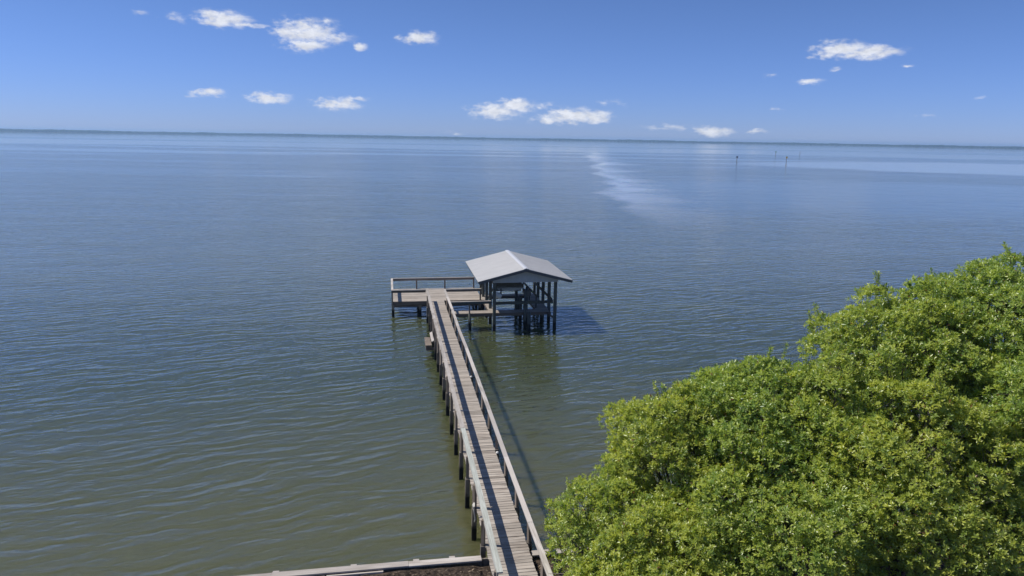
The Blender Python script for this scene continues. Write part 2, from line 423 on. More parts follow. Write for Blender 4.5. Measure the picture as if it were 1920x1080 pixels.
def make_seawall():
    O = (-8, 17.6, 0.0)
    t = thing('seawall', 'low timber seawall with pale plank cap at the water edge', 'seawall', O)
    mb = MB(); v = -14.0
    while v < 22:
        L = rnd.uniform(3.2, 4.0); w = 0.235
        if v < 2.35 < v + L: L = 2.36 - v
        if 2.35 <= v < 3.79: v = 3.79
        dz = rnd.uniform(-.006, .006)
        mb.beam((v + .004, 17.585 + rnd.uniform(-.012, .012), .95 + dz), (v + L - .004, 17.585 + rnd.uniform(-.012, .012), .95 + dz + rnd.uniform(-.008, .008)), w, .045)
        v += L
    mb.build('cap', M_cap, t, O)
    mb = MB(); v = -14.0
    while v < 22:
        mb.box((v, 17.60 + rnd.uniform(-.006, .006), 0.2), (.145, .05, 1.45)); v += .15
    mb.box((4, 17.655, .72), (36, .06, .18)); 
    mb.build('wall_face', M_pile, t, O)
    for v in (-3.2, -1.15, .55, 1.55, 5.1):
        mb = MB(); mb.box((v, 17.745, .925), (.16, .11, .06), .9); mb.build('tieback_block', M_cap, t, O)
    for a_, b_, h_ in (((-6.5, 17.415, .90), (-1.9, 17.425, .86), .10), ((-1.85, 17.42, .885), (-.35, 17.435, .87), .08)):
        mb = MB(); mb.beam(a_, b_, .05, h_); mb.build('inner_board', M_cap, t, O)


make_seawall()

# ------------------------------------------------------------------ pier walkway
DECK, RAILZ = 1.10, 1.92
PO = (3.1, 17.9, 0.0)
pier = thing('pier', 'long narrow weathered wooden walkway running out over the water', 'pier', PO)
mb = MB(); u = 13.2
while u < 48.78:
    w = 0.139
    dz = rnd.uniform(-.006, .006); a = rnd.uniform(-.004, .004)
    new = u > 20.35 and u < 22.6
    mb.obox((3.12 + rnd.uniform(-.012, .012), u + w / 2, DECK - .02 + dz), (Vector((1, a, rnd.uniform(-.004, .004))), Vector((-a, 1, 0)), Vector((0, 0, 1))), (.595, w / 2 - rnd.uniform(.003, .007), .02))
    u += .1455
mb.build('deck', M_deck, pier, PO)
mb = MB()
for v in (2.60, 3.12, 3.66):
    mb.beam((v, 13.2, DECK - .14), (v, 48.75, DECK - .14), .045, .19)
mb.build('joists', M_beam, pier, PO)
us = [17.98 + 2.065 * k for k in range(15)]
us = [14.4, 16.1] + us
for side, vp in ((-1, 2.46), (1, 3.80)):
    for u in us:
        if side < 0 and u < 15: continue
        if side < 0 and u < 17: u = 15.5
        uu = u + rnd.uniform(-.06, .06); lean = rnd.uniform(-.03, .03)
        if u > 17.5:
            m1 = MB(); m1.beam((vp + side * .01 + lean, uu + rnd.uniform(-.03, .03), -1.6), (vp, uu, DECK - .01), .15, .16, None, 0, (0, 1, 0))
            m1.build('piling', M_pile, pier, PO)
            m1 = MB(); m1.beam((vp + side * .06, uu + .1, DECK - .16), (vp - side * .2, uu + .1, DECK - .16), .05, .17)
            m1.build('joist_end', M_beam, pier, PO)
        m2 = MB(); m2.beam((vp, uu, DECK + .005 if u > 17.5 else .75), (vp - side * .005, uu + rnd.uniform(-.02, .02), RAILZ - .045), .095, .11)
        m2.build('rail_post', M_post, pier, PO)
    # cap boards in lengths, slightly out of line
    mb = MB(); vc = 2.535 if side < 0 else 3.75
    u = 15.42 if side < 0 else 13.4; end = 48.86; pz = RAILZ; pv = vc
    while u < end - .05:
        L = min(rnd.choice([3.6, 4.2, 4.8]), end - u)
        if end - u - L < 1.0: L = end - u
        z1 = RAILZ + rnd.uniform(-.022, .022); v1 = vc + rnd.uniform(-.018, .018)
        green = side < 0 and 16.0 < u + L / 2 < 24.5
        mb.beam((pv, u, pz), (v1, u + L - .006, z1), .15 if side > 0 else .16, .042, None, 1 if green else 0)
        mb.beam((pv + side * .055, u + .02, pz - .075), (v1 + side * .055, u + L - .02, z1 - .075), .04, .10, None, 0)
        u += L; pz = z1 + rnd.uniform(-.008, .008); pv = v1 + rnd.uniform(-.01, .01)
    mb.build('handrail', [M_rail, M_railgreen], pier, PO)

# landing box hung on the left side
LO = (2.15, 39.7, .4)
land = thing('landing_box', 'small brown wooden landing box with pale board hung on the pier', 'landing', LO)
mb = MB()
for k in range(4): mb.box((2.075 + .005 * (k % 2), 38.85 + .42 * k + .2, .80), (.34, .40, .04))
mb.build('tread', M_post, land, LO)
mb = MB(); mb.box((2.075, 39.68, .635), (.30, 1.60, .28)); mb.box((2.20, 39.0, .55), (.5, .08, .14)); mb.box((2.20, 40.4, .55), (.5, .08, .14))
mb.build('frame', M_beam, land, LO)
mb = MB(); mb.obox((2.315, 39.75, 1.06), (Vector((0, 1, 0)), Vector((.85, 0, .5)).normalized(), Vector((-.5, 0, .85)).normalized()), (.95, .085, .02))
mb.build('side_board', M_cap, land, LO)

# ------------------------------------------------------------------ platform at the pier head
O = (3.2, 50.8, 0)
plat = thing('dock_platform', 'wide sunlit wooden platform with railings across the pier end', 'dock', O)
mb = MB(); u = 48.80
while u < 52.95:
    mb.box((3.27 + rnd.uniform(-.01, .01), u + .07, DECK - .02 + rnd.uniform(-.005, .005)), (6.36, .134, .04)); u += .1455
mb.build('deck', M_deck, plat, O)
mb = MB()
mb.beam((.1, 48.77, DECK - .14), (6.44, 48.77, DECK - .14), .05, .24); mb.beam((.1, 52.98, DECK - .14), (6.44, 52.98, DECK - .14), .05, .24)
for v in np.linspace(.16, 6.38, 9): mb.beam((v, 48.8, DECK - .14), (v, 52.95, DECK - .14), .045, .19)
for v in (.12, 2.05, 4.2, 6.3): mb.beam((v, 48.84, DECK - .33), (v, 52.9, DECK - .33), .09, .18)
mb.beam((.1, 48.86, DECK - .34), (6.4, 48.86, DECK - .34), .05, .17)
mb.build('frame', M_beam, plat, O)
for v in (.14, 2.03, 4.2, 6.28):
    for u in (48.92, 50.9, 52.85):
        m1 = MB(); m1.beam((v + rnd.uniform(-.03, .03), u, -1.6), (v, u, DECK - .05), .18, .18, None, 0, (0, 1, 0)); m1.build('piling', M_pile, plat, O)
posts = [(.10, 48.74), (6.30, 48.74), (.10, 50.9), (.10, 52.72), (1.95, 52.95), (4.1, 52.95), (6.32, 52.95)]
for v, u in posts:
    m1 = MB(); m1.beam((v, u, DECK - .25 if u != 52.72 else DECK), (v, u, RAILZ - .045), .10, .10); m1.build('rail_post', M_post, plat, O)
for a_, b_ in (((.03, 48.74, RAILZ), (2.44, 48.74, RAILZ)), ((3.84, 48.74, RAILZ), (6.37, 48.74, RAILZ)), ((.10, 48.83, RAILZ + .003), (.10, 52.87, RAILZ)), ((.03, 52.95, RAILZ), (3.3, 52.95, RAILZ + .01)), ((3.305, 52.95, RAILZ + .01), (6.38, 52.95, RAILZ))):
    mb = MB(); mb.beam(a_, b_, .15, .042); mb.build('handrail', M_rail, plat, O)
mb = MB()
mb.beam((.08, 48.70, RAILZ - .10), (2.42, 48.70, RAILZ - .10), .04, .14); mb.beam((3.86, 48.70, RAILZ - .10), (6.34, 48.70, RAILZ - .10), .04, .14)
mb.beam((.08, 52.89, RAILZ - .10), (6.34, 52.89, RAILZ - .09), .04, .14); mb.beam((.06, 48.9, RAILZ - .10), (.06, 52.8, RAILZ - .10), .04, .14)
mb.build('rail_board', M_post, plat, O)

# ------------------------------------------------------------------ boathouse with catwalks
O = (8.65, 47.6, 0)
bh = thing('boathouse', 'open boathouse on posts with pale metal gable roof over water', 'boathouse', O)
VL, VR, VCN = 6.66, 10.74, 8.65
UF, UB = 43.85, 51.45
EZ, RZ = 3.42, 4.22
hw = 3.13
rows = [44.35, 46.2, 48.05, 49.8, 51.15]
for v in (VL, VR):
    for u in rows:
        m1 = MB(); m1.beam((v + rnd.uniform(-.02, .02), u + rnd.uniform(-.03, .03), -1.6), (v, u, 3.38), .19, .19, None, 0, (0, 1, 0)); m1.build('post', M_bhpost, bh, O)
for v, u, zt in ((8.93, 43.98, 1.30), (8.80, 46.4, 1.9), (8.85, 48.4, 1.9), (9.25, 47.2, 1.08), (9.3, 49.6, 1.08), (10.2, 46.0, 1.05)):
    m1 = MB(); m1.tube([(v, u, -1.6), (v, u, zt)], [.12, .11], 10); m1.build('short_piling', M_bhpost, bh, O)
# roof: two ribbed slopes
for sg, nm in ((-1, 'roof_slope'), (1, 'roof_slope')):
    mb = MB()
    sl = Vector((sg * hw, 0, EZ - RZ)); L = sl.length; sd = sl.normalized(); nrm = Vector((-sd.z * sg * 1.0, 0, abs(sd.x)))
    nrm = Vector((0, 1, 0)).cross(sd); nrm = nrm if nrm.z > 0 else -nrm
    mid = Vector((VCN, (UF + UB) / 2, RZ)) + sl / 2
    ax = (Vector((0, 1, 0)), sd, nrm)
    mb.obox(mid, ax, ((UB - UF) / 2, L / 2, .012), .5)
    u = UF + .12
    while u < UB - .05:
        c = Vector((VCN, u, RZ)) + sl / 2 + nrm * .0155
        mb.obox(c, (sd, Vector((0, 1, 0)), nrm), (L / 2 - .002, .012, .005), .5); u += .2286
    mb.build(nm, M_roof, bh, O)
    fb = MB()
    for uu in (UF + .02, UB - .02):
        fb.obox(Vector((VCN, uu, RZ)) + sl * .5 - nrm * .10, (sd, Vector((0, 1, 0)), nrm), (L / 2 - .01, .02, .085), .5)
    e = Vector((VCN, (UF + UB) / 2, RZ)) + sl * .993 - nrm * .075
    fb.obox(e, (Vector((0, 1, 0)), sd, nrm), ((UB - UF) / 2 - .045, .015, .06), .5)
    fb.build('fascia', M_darkwood, bh, O)
    pb = MB()
    for k in range(5):
        c = Vector((VCN, (UF + UB) / 2, RZ)) + sl * (.1 + .2 * k) - nrm * .035
        pb.obox(c, (Vector((0, 1, 0)), sd, nrm), ((UB - UF) / 2 - .07, .04, .02))
    for k in range(9):
        c = Vector((VCN, UF + .35 + k * .86, RZ)) + sl * .49 - nrm * .128
        pb.obox(c, (sd, Vector((0, 1, 0)), nrm), (L / 2 - .15, .02, .07))
    pb.build('rafters', M_beam, bh, O)
mb = MB()
for sg in (-1, 1):
    sd = Vector((sg * hw, 0, EZ - RZ)).normalized(); nrm = Vector((0, 1, 0)).cross(sd); nrm = nrm if nrm.z > 0 else -nrm
    mb.obox(Vector((VCN, (UF + UB) / 2, RZ + .006)) + sd * .075 + nrm * .036, (Vector((0, 1, 0)), sd, nrm), ((UB - UF) / 2 + .015, .08, .006), .5)
mb.build('ridge_cap', M_ridge, bh, O)
# gable siding, front and back: ribbed sheets cut to the slope
for u in (44.18, 51.32):
    mb = MB(); n = 28; g0, g1 = VL - .14, VR + .14
    for k in range(n):
        a = g0 + (g1 - g0) * k / n; b = g0 + (g1 - g0) * (k + 1) / n - .004
        zt = lambda v: RZ - .17 - abs(v - VCN) * (RZ - EZ) / hw
        uo = u + (.006 if k % 2 else 0)
        i0 = len(mb.v)
        for (v, z) in ((a, 3.27), (b, 3.27), (b, zt(b)), (a, zt(a))):
            mb.v.append(Vector((v, uo, z))); 
        for (v, z) in ((a, 3.27), (b, 3.27), (b, zt(b)), (a, zt(a))):
            mb.v.append(Vector((v, uo + .02, z)))
        for q in ((0, 1, 2, 3), (7, 6, 5, 4), (0, 4, 5, 1), (1, 5, 6, 2), (2, 6, 7, 3), (3, 7, 4, 0)):
            mb.face([i0 + a_ for a_ in q], .5, 0, [(0, 0)] * 4)
    mb.build('gable_siding', M_siding, bh, O)
mb = MB()
for v in (VL, VR): mb.beam((v, 44.2, 3.42), (v, 51.3, 3.42), .09, .20)
for u in rows[1:]: mb.beam((VL, u, 3.46), (VR, u, 3.46), .05, .16)
mb.beam((VL, 44.26, 3.36), (VR, 44.26, 3.36), .05, .16)
mb.build('top_beams', M_beam, bh, O)
# catwalks round the slip
mb = MB()
def catwalk(v0, v1, u0_, u1_, along_v):
    if along_v:
        n = max(1, round((u1_ - u0_) / .15))
        for k in range(n):
            w = (u1_ - u0_) / n; mb.box(((v0 + v1) / 2, u0_ + w * (k + .5), DECK - .02 + rnd.uniform(-.004, .004)), (v1 - v0, w - .01, .04))
    else:
        n = max(1, round((u1_ - u0_) / .145))
        for k in range(n):
            w = (u1_ - u0_) / n; mb.box(((v0 + v1) / 2, u0_ + w * (k + .5), DECK - .02 + rnd.uniform(-.004, .004)), (v1 - v0, w - .01, .04))
catwalk(3.9, 10.5, 44.90, 45.62, True)
catwalk(6.46, 6.84, 45.63, 48.70, False)
catwalk(6.46, 6.84, 48.74, 49.88, False)
catwalk(9.72, 10.58, 45.63, 49.88, False)
catwalk(6.46, 10.58, 49.90, 50.5, True)
mb.build('catwalk', M_deck, bh, O)
mb = MB()
mb.beam((3.9, 44.86, DECK - .12), (10.6, 44.86, DECK - .12), .045, .20); mb.beam((3.9, 45.60, DECK - .13), (10.5, 45.60, DECK - .13), .045, .17)
for v in (6.50, 6.80, 9.76, 10.54): mb.beam((v, 45.65, DECK - .13), (v, 49.86, DECK - .13), .045, .17)
mb.beam((6.5, 49.9, DECK - .13), (10.5, 49.9, DECK - .13), .045, .17); mb.beam((6.5, 50.48, DECK - .13), (10.5, 50.48, DECK - .13), .045, .17)
mb.beam((10.30, 44.86, DECK - .1), (10.74, 44.45, DECK - .35), .05, .12)
mb.build('catwalk_frame', M_beam, bh, O)
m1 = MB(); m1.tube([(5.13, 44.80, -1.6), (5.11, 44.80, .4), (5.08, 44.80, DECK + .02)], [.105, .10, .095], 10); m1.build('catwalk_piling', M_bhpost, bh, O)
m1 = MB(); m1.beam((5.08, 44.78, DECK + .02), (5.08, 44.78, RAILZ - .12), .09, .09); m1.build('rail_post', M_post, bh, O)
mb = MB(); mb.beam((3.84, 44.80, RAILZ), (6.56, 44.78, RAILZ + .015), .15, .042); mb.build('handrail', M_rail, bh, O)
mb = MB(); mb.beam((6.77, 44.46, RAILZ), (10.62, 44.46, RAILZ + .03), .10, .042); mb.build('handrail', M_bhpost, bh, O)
mb = MB()
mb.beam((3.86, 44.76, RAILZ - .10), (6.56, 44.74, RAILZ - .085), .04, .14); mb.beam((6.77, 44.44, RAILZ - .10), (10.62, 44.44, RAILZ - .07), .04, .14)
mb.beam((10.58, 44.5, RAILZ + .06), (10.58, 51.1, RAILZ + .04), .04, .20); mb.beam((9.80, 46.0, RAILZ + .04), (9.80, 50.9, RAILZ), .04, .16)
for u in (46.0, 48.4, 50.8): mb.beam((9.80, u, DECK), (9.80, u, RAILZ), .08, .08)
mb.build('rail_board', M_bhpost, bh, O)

# boat lift
O = (7.8, 47.5, 0)
lift = thing('boat_lift', 'boat lift with cradle beams and dark drive box under the roof', 'boat lift', O)
for u in (46.2, 49.2):
    m1 = MB(); m1.box((7.78, u, 2.36), (2.0, .12, .14)); m1.box((7.78, u, 2.44), (2.0, .18, .02)); m1.build('cradle_beam', M_alum, lift, O)
    for v in (6.86, 8.72):
        m1 = MB(); m1.tube([(v, u, 2.4), (v, u, 3.36)], [.012, .012], 6); m1.build('cable', M_alum, lift, O)
for v in (7.3, 8.25):
    m1 = MB(); m1.box((v, 47.6, 2.50), (.14, 4.6, .10)); m1.build('bunk', M_beam, lift, O)
for v, u, zt in ((8.80, 44.75, 2.62), (9.12, 45.9, 2.62)):
    m1 = MB(); m1.tube([(v, u, -1.6), (v, u, zt)], [.09, .085], 10); m1.build('lift_piling', M_bhpost, lift, O)
m1 = MB(); m1.box((8.96, 44.9, 2.42), (.46, .40, .36)); m1.box((8.96, 44.9, 2.615), (.52, .46, .03)); m1.beam((8.75, 44.75, 2.24), (8.72, 44.42, 1.9), .06, .06)
m1.beam((9.14, 44.95, 2.24), (9.02, 45.8, 1.95), .06, .06); m1.build('drive_box', M_alum, lift, O)

# boat on the lift: lofted hull with a canvas cover
O = (7.78, 47.5, 2.5)
boat = thing('boat', 'small grey boat under a drab canvas cover raised inside the boathouse', 'boat', O)
def loft(secs, close_ends=True):
    mb = MB(); n = len(secs[0])
    for s in secs:
        for p in s: mb.v.append(Vector(p))
    for i in range(len(secs) - 1):
        for k in range(n - 1):
            a = i * n + k; mb.face([a, a + 1, a + n + 1, a + n], .5, 0, [(0, 0)] * 4, False)
    if close_ends:
        mb.face(list(range(n))[::-1], .5, 0, [(0, 0)] * n); mb.face([(len(secs) - 1) * n + k for k in range(n)], .5, 0, [(0, 0)] * n)
    return mb
secs, cov = [], []
for (u, hb, kz, cz, gz) in ((45.0, .88, 2.53, 2.60, 2.90), (46.2, .93, 2.52, 2.61, 2.93), (47.6, .93, 2.53, 2.65, 3.0), (48.9, .80, 2.60, 2.78, 3.10), (50.0, .45, 2.72, 2.92, 3.24), (50.6, .06, 2.95, 3.05, 3.28)):
    vc = 7.78
    secs.append([(vc - hb, u, gz), (vc - hb * .96, u, cz + .1), (vc - hb * .82, u, cz), (vc, u, kz), (vc + hb * .82, u, cz), (vc + hb * .96, u, cz + .1), (vc + hb, u, gz)])
    top = gz + .34 if u < 50 else gz + .08
    cov.append([(vc - hb * 1.02, u, gz - .16 - rnd.uniform(0, .06)), (vc - hb * 1.03, u, gz + .02), (vc - hb * .55, u, gz + (top - gz) * .7), (vc, u, top), (vc + hb * .55, u, gz + (top - gz) * .6), (vc + hb * 1.03, u, gz + .02), (vc + hb * 1.02, u, gz - .10 - rnd.uniform(0, .06))])
loft(secs).build('hull', M_hull, boat, O)
loft(cov, True).build('cover', M_canvas, boat, O)
m1 = MB(); m1.tube([(6.70, 44.94, 2.34), (6.9, 44.92, 2.30), (7.14, 44.9, 2.22), (7.20, 44.9, 2.19)], [.17, .20, .19, .13], 12); om = m1.build('outboard_motor', M_white, boat, O)
m1 = MB(); m1.tube([(7.14, 44.92, 2.33), (7.24, 44.92, 2.37)], [.09, .10], 10); m1.beam((7.19, 44.95, 2.36), (7.19, 45.0, 2.72), .08, .05); m1.build('motor_bracket', M_black, om, O)

# small fittings on the pier
for (v, u, lab) in ((3.745, 32.2, 'small white dock light on the right pier edge, farther of two'), (3.745, 23.75, 'small white dock light on the right pier edge, nearer of two')):
    O = (v, u, 1.10)
    t = thing('dock_light', lab, 'dock light', O, group='white lights on the right pier edge')
    m1 = MB(); m1.tube([(v, u, 1.09), (v, u, 1.14)], [.035, .035], 10); m1.build('base', M_black, t, O)
    m1 = MB(); m1.tube([(v, u, 1.14), (v, u, 1.17), (v, u, 1.20), (v, u, 1.215)], [.05, .058, .045, .015], 10); m1.build('lens', M_white, t, O)
m1 = MB(); v, u = 2.40, 19.62
m1.tube([(v, u, 1.50), (v - .03, u - .05, 1.42), (v - .02, u - .12, 1.25), (v + .01, u - .15, 1.05), (v - .01, u - .12, .95)], [.018] * 5, 6)
m1.tube([(v, u + .02, 1.52), (v - .05, u, 1.45), (v - .05, u - .06, 1.38), (v, u - .06, 1.44), (v, u + .02, 1.52)], [.02] * 5, 6)
tag(m1.build('mooring_rope', M_rope, None, (v, u, 1.2)), 'pale rope looped and hanging on the left pier post near shore', 'rope')

# ------------------------------------------------------------------ channel markers
def marker(x, y, h, lab, mat, two):
    t = thing('channel_marker', lab, 'channel marker', (x, y, 0), dock=False, group='channel markers standing in the bay')
    m1 = MB(); m1.tube([(0, 0, -2), (0, 0, h)], [.19, .16], 8); m1.build('pole', M_post, t)
    if two:
        m1 = MB()
        m1.box((0, -.26, h - .55), (1.1, .05, 1.1), .5); m1.box((.26, 0, h - .55), (.05, 1.1, 1.1), .5); m1.build('sign_board', mat, t)
    else:
        m1 = MB(); m1.tube([(0, 0, h), (0, 0, h + .35), (0, 0, h + .55)], [.30, .26, .05], 8); m1.build('pole_cap', mat, t)
marker(141.8, 456.0, 3.3, 'dark channel marker pole with dark board, leftmost of the row', M_darkwood, True)
marker(173.7, 457.0, 3.5, 'channel marker pole with yellow-green board, right of the dark one', M_yellow, True)
marker(243.6, 668.7, 4.0, 'thin distant channel marker pole with a small green board', M_green, True)
marker(274.5, 689.6, 3.5, 'thin bare distant channel marker pole, rightmost of the row', M_post, False)
marker(-572., 1684., 5.5, 'lone faint channel marker pole far off near the left shore', M_darkwood, False)

# ------------------------------------------------------------------ far shore
def make_far():
    m, g = new_mat('far_trees')
    pos = g.n('ShaderNodeTexCoord', out=3)
    col = g.mix(g.noise(g.v('MULTIPLY', pos, (.02, .02, .1)), 1.0, 5, .65), (0.016, 0.026, 0.016), (0.040, 0.058, 0.028))
    finish(g, principled(g, color=col, rough=0.95, spec=0.05))
    ml = simple('far_sand', (0.25, 0.22, 0.17), 0.95, 0, .3, .02)
    r = np.random.default_rng(5)
    n = 1500; ang = np.radians(np.linspace(-58, 58, n))
    def fnoise(k, seed):
        rr = np.random.default_rng(seed); x = np.linspace(0, k, n); kk = rr.random(int(k) + 2)
        i = x.astype(int); f = x - i; f = f * f * (3 - 2 * f); return kk[i] * (1 - f) + kk[i + 1] * f
    D = 4000 + 260 * fnoise(9, 1) + 60 * fnoise(60, 2) - 130
    Ht = 6.2 + 2.4 * fnoise(14, 3) + 2.0 * fnoise(90, 4) + 1.8 * fnoise(420, 5) + 1.2 * r.random(n) + 2.0 * np.clip(-(np.degrees(ang)) / 40, -.4, 1)
    prof = [(0, 0.0), (4, .45), (14, .80), (30, 1.0), (70, 1.06), (150, 1.02), (260, 0)]
    vs = []; fs = []
    for (off, hh) in prof:
        rr = D + off + r.random(n) * 10
        z = 0.6 + Ht * hh * (0.9 + .2 * r.random(n)) if hh else np.full(n, 0.4)
        vs.append(np.stack([np.sin(ang) * rr, np.cos(ang) * rr, z], 1))
    V = np.concatenate(vs)
    for j in range(len(prof) - 1):
        for i in range(n - 1):
            a = j * n + i; fs.append((a, a + 1, a + n + 1, a + n))
    me = bpy.data.meshes.new('treeline'); me.from_pydata(V.tolist(), [], fs); me.materials.append(m)
    o = bpy.data.objects.new('treeline', me); C.objects.link(o); kind(o, 'stuff')
    vs = [(math.sin(a) * (d - 14), math.cos(a) * (d - 14), 0.02) for a, d in zip(ang, D)] + [(math.sin(a) * (d + 2), math.cos(a) * (d + 2), .5) for a, d in zip(ang, D)] + [(math.sin(a) * 5150, math.cos(a) * 5150, .5) for a in ang]
    fs = [(j * n + i, j * n + i + 1, (j + 1) * n + i + 1, (j + 1) * n + i) for j in range(2) for i in range(n - 1)]
    me = bpy.data.meshes.new('far_shore'); me.from_pydata(vs, [], fs); me.materials.append(ml)
    o = bpy.data.objects.new('far_shore', me); C.objects.link(o); kind(o, 'structure')


make_far()

# ------------------------------------------------------------------ trees
def leaf_mat(name, young, old):
    m, g = new_mat(name)
    tone = g.attr('tone')
    col = g.mix(g.sm(tone, 0.05, 0.85), old, young)
    col = g.mix(g.sm(tone, 0.985, 0.99), col, (0.20, 0.10, 0.035))
    p = principled(g, color=col, rough=0.30, spec=0.75)
    tr = g.n('ShaderNodeBsdfTranslucent', {'Color': g.v('MULTIPLY', col, (1.35, 1.3, 0.6))})
    finish(g, g.n('ShaderNodeMixShader', {0: 0.43, 1: p, 2: tr})); return m


LEAFM = [leaf_mat('bay_leaf', (0.45, 0.515, 0.10), (0.19, 0.29, 0.055)),
         leaf_mat('bay_leaf_yellow', (0.49, 0.535, 0.10), (0.21, 0.30, 0.055)),
         leaf_mat('bay_leaf_deep', (0.41, 0.495, 0.10), (0.165, 0.27, 0.055))]
M_bark = wood('tree_bark', (0.06, 0.05, 0.04), (0.14, 0.12, 0.10), (0.22, 0.19, 0.16))


def unit(a): return a / np.maximum(np.linalg.norm(a, axis=1, keepdims=True), 1e-6)


def leaf_mesh(name, P, D, rng, k, L0, mat, parent, origin, spread=(0.5, 1.45)):
    """rosettes of k leaves at points P with axes D -> one mesh of small folded leaves"""
    n = len(P)
    ref = np.where(np.abs(D[:, 2:3]) < 0.9, np.array([[0, 0, 1.0]]), np.array([[1.0, 0, 0]]))
    E1 = unit(np.cross(D, ref)); E2 = np.cross(D, E1)
    ph0 = rng.random(n) * 6.283; rt_ = rng.random(n)
    j = np.arange(k)
    ph = ph0[:, None] + j[None] * 2.39996 + rng.normal(0, .25, (n, k))
    th = spread[0] + (spread[1] - spread[0]) * (j[None] / (k - 1)) + rng.normal(0, .16, (n, k))
    A = D[:, None] * np.cos(th)[..., None] + (E1[:, None] * np.cos(ph)[..., None] + E2[:, None] * np.sin(ph)[..., None]) * np.sin(th)[..., None]
    base = P[:, None] - D[:, None] * (0.06 * (j[None] / k))[..., None] + rng.normal(0, .008, (n, k, 3))
    A = A.reshape(-1, 3); B = base.reshape(-1, 3); Dn = np.repeat(D, k, 0)
    nn = unit(Dn - A * (Dn * A).sum(1, keepdims=True) + rng.normal(0, .25, A.shape)); nn = unit(nn - A * (nn * A).sum(1, keepdims=True))
    Wd = np.cross(A, nn)
    L = L0 * rng.uniform(.65, 1.2, (len(A), 1)); w = L * rng.uniform(.17, .24, (len(A), 1))
    v0 = B; v1 = B + A * L * .5 + Wd * w + nn * w * .35; v2 = B + A * L - nn * L * .10; v3 = B + A * L * .5 - Wd * w + nn * w * .35
    V = np.stack([v0, v1, v2, v3], 1).reshape(-1, 3) - np.array(origin)
    m_ = len(A); idx = np.arange(m_) * 4
    F = np.stack([idx, idx + 1, idx + 2, idx, idx + 2, idx + 3], 1).reshape(-1).astype(np.int32)
    tone = np.clip(np.repeat(rt_ * .75, k) + rng.random(m_) * .25, 0, .98); tone[rng.random(m_) < .010] = 1.0
    me = bpy.data.meshes.new(name)
    me.vertices.add(len(V)); me.vertices.foreach_set('co', V.astype(np.float32).ravel())
    me.loops.add(len(F)); me.loops.foreach_set('vertex_index', F)
    me.polygons.add(m_ * 2); me.polygons.foreach_set('loop_start', np.arange(0, len(F), 3, dtype=np.int32))
    at = me.attributes.new('tone', 'FLOAT', 'FACE'); at.data.foreach_set('value', np.repeat(tone, 2).astype(np.float32))
    me.materials.append(mat); me.update(); me.validate()
    o = bpy.data.objects.new(name, me); C.objects.link(o); o.parent = parent
    return o


GZ = 0.87
N_LEAVES = 0


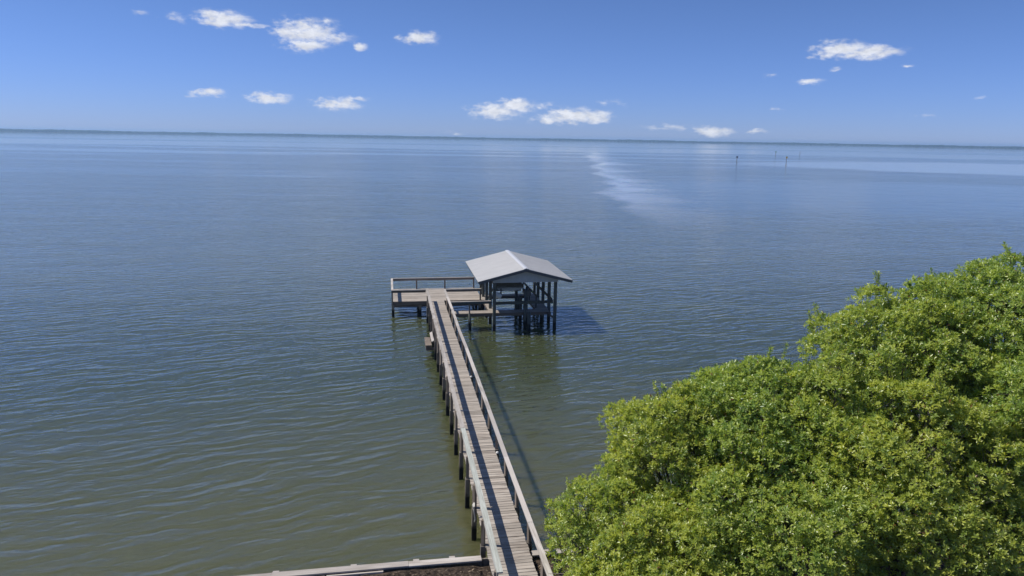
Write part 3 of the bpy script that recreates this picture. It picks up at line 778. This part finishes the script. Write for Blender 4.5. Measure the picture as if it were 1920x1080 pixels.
def tree(label, base, cen, rad, nclump, seed, mat, leafL=.094, low=-.35, sprigs=40, group='bushy green trees along the shore', per=1.0):
    """base (x, y) of the trunk, cen / rad of the crown ellipsoid"""
    global N_LEAVES
    rng = np.random.default_rng(seed); rr = random.Random(seed)
    O = (base[0], base[1], GZ)
    t = thing('bay_tree', label, 'tree', O, dock=False, group=group)
    cen = np.array(cen); rad = np.array(rad)
    # clump centres over the dome, pushed in and out so the outline is uneven
    d = unit(rng.normal(size=(nclump * 6, 3))); d = d[d[:, 2] > low]
    keep = []
    for q in d:   # even spacing
        if all(np.dot(q, p) < 1 - 1.25 / nclump * 1.6 for p in keep): keep.append(q)
        if len(keep) >= nclump: break
    d = np.array(keep)
    lump = 0.86 + 0.16 * np.sin(d[:, 0:1] * 5.1 + seed) * np.sin(d[:, 1:2] * 4.3 + seed * 2) + rng.normal(0, .06, (len(d), 1))
    cl = cen + d * rad * lump
    cr = rng.uniform(.42, .72, len(d)) * (rad.mean() / 2.2) ** .5
    P, Dv = [], []
    for c, r_, q in zip(cl, cr, d):
        n = int(125 * (r_ / .55) ** 2 * per)
        w = unit(rng.normal(size=(n, 3)) + q * .75 + np.array([0, 0, .55]))
        sc_ = np.array([1.15, 1.15, .8])
        p = c + w * sc_ * r_ * rng.uniform(.62, 1.05, (n, 1))
        P.append(p); Dv.append(unit(w * .45 + q * .2 + np.array([-.42, .05, .70]) + rng.normal(0, .33, (n, 3))))
    # sparse inner shell so that gaps show foliage and limbs in shade
    n = int(nclump * 18 * per); w = unit(rng.normal(size=(n, 3))); w = w[w[:, 2] > low]
    P.append(cen + w * rad * rng.uniform(.55, .82, (len(w), 1))); Dv.append(unit(w + np.array([0, 0, .6])))
    # sprigs: shoots that stand out of the outline, leaves all along them
    stems = MB()
    for _ in range(sprigs):
        i = rr.randrange(len(d)); q = d[i]
        if q[2] < -.1: continue
        st = cl[i] + unit((q + rng.normal(0, .5, 3))[None])[0] * cr[i] * .8
        dr = unit((q * .5 + np.array([0, 0, .8]) + rng.normal(0, .25, 3))[None])[0]; L = rr.uniform(.25, .55)
        s_ = np.linspace(.25, 1, 4)
        P.append(st + dr * (s_ * L)[:, None]); Dv.append(np.repeat(dr[None], 4, 0) + rng.normal(0, .12, (4, 3)))
        stems.tube([Vector(st - dr * .25), Vector(st + dr * L)], [.008, .004], 4, cap=False)
    P = np.concatenate(P); Dv = unit(np.concatenate(Dv))
    # nothing grows through the pier, the ground or far below
    c_, s_ = math.cos(ROT), math.sin(ROT)
    vv = P[:, 0] * c_ + P[:, 1] * s_
    ok = (vv > 3.88) & (P[:, 2] > GZ + .12)
    P, Dv = P[ok], Dv[ok]
    k = 10
    leaf_mesh('crown', P, Dv, rng, k, leafL, mat, t, O); N_LEAVES += len(P) * k
    # trunk, limbs, twigs
    mb = MB()
    b = Vector((base[0], base[1], GZ - .1)); cc = Vector(cen)
    fork = b.lerp(cc, .38)
    rt0 = .11 + .02 * rad.mean()
    mb.tube([b, b.lerp(fork, .5) + Vector((rr.uniform(-.08, .08), rr.uniform(-.08, .08), 0)), fork], [rt0 * 1.25, rt0, rt0 * .85], 9)
    mb.build('trunk', M_bark, t, O)
    mb = stems
    order = list(range(len(cl))); rr.shuffle(order)
    for i in order:
        e = Vector(cl[i]); mid = fork.lerp(e, .55) + Vector((rr.uniform(-.2, .2), rr.uniform(-.2, .2), rr.uniform(-.1, .25)))
        rb = rr.uniform(.018, .05)
        mb.tube([fork, fork.lerp(mid, .5), mid, e], [rb * 1.3, rb, rb * .7, .010], 5, cap=False)
        for _ in range(5):
            w = Vector(rng.normal(size=3)); w.normalize()
            mb.tube([e.lerp(mid, rr.uniform(0, .5)), e + w * cr[i] * rr.uniform(.8, 1.25)], [.010, .004], 4, cap=False)
    # drop stems that would cross the pier
    mb.build('limbs', M_bark, t, O)
    return t


tree('low bushy green tree leaning against the pier rail, leftmost of all', (2.9, 15.9), (2.85, 15.9, 2.55), (1.85, 1.75, 1.6), 46, 11, LEAFM[0], low=-.75)
tree('bushy green tree on the seawall, second from the pier', (4.6, 16.7), (4.7, 16.9, 4.3), (1.95, 1.9, 1.95), 50, 12, LEAFM[1], low=-.6)
tree('rounded mid-height green tree between the tall trees and the pier', (6.2, 16.6), (6.2, 16.9, 4.85), (2.2, 2.0, 1.9), 54, 13, LEAFM[2])
tree('tall broad green tree with loose shoots rising above the middle trees', (10.1, 17.2), (10.25, 17.4, 6.3), (2.2, 2.1, 2.45), 66, 14, LEAFM[0])
tree('tallest green tree at the right edge of the shore', (13.0, 17.6), (13.1, 17.7, 6.7), (2.5, 2.3, 2.75), 70, 15, LEAFM[2])
tree('low yellow-green shrubby tree nearest the viewer beside the pier', (3.4, 13.9), (3.5, 14.0, 2.6), (1.8, 1.5, 1.65), 44, 16, LEAFM[1], low=-.5)
tree('broad yellow-green tree in front, its bare twigs showing low down', (6.0, 14.1), (6.1, 14.3, 3.6), (2.0, 1.7, 2.1), 52, 17, LEAFM[0], low=-.6)
tree('dense green tree in the front row under the tall broad one', (9.0, 14.5), (9.1, 14.7, 4.7), (2.1, 1.8, 2.5), 56, 18, LEAFM[1], low=-.6)
tree('dark green tree filling the lower right corner of the shore', (12.1, 14.6), (12.2, 15.0, 5.0), (2.2, 1.9, 2.8), 60, 19, LEAFM[2], low=-.7)
tree('slender green tree filling the gap behind the front row, beside the tall broad one', (7.7, 16.2), (7.75, 16.3, 5.1), (1.6, 1.6, 1.9), 40, 20, LEAFM[0])
print('leaves', N_LEAVES)

# ------------------------------------------------------------------ air
HAZE = True
if HAZE:
    m = bpy.data.materials.new('air'); m.use_nodes = True; g = G(m.node_tree)
    vol = g.n('ShaderNodeVolumePrincipled', {'Color': (0.42, 0.66, 1.0), 'Density': 0.00020, 'Anisotropy': 0.2})
    g.n('ShaderNodeOutputMaterial', {'Volume': vol})
    me = bpy.data.meshes.new('haze')
    x, y0, y1, z0, z1 = 6000, -50, 5190, -2.6, 21.0
    me.from_pydata([(-x, y0, z0), (x, y0, z0), (x, y1, z0), (-x, y1, z0), (-x, y0, z1), (x, y0, z1), (x, y1, z1), (-x, y1, z1)], [],
                   [(3, 2, 1, 0), (4, 5, 6, 7), (0, 1, 5, 4), (1, 2, 6, 5), (2, 3, 7, 6), (3, 0, 4, 7)])
    me.materials.append(m)
    o = bpy.data.objects.new('haze', me); C.objects.link(o); kind(o, 'stuff')
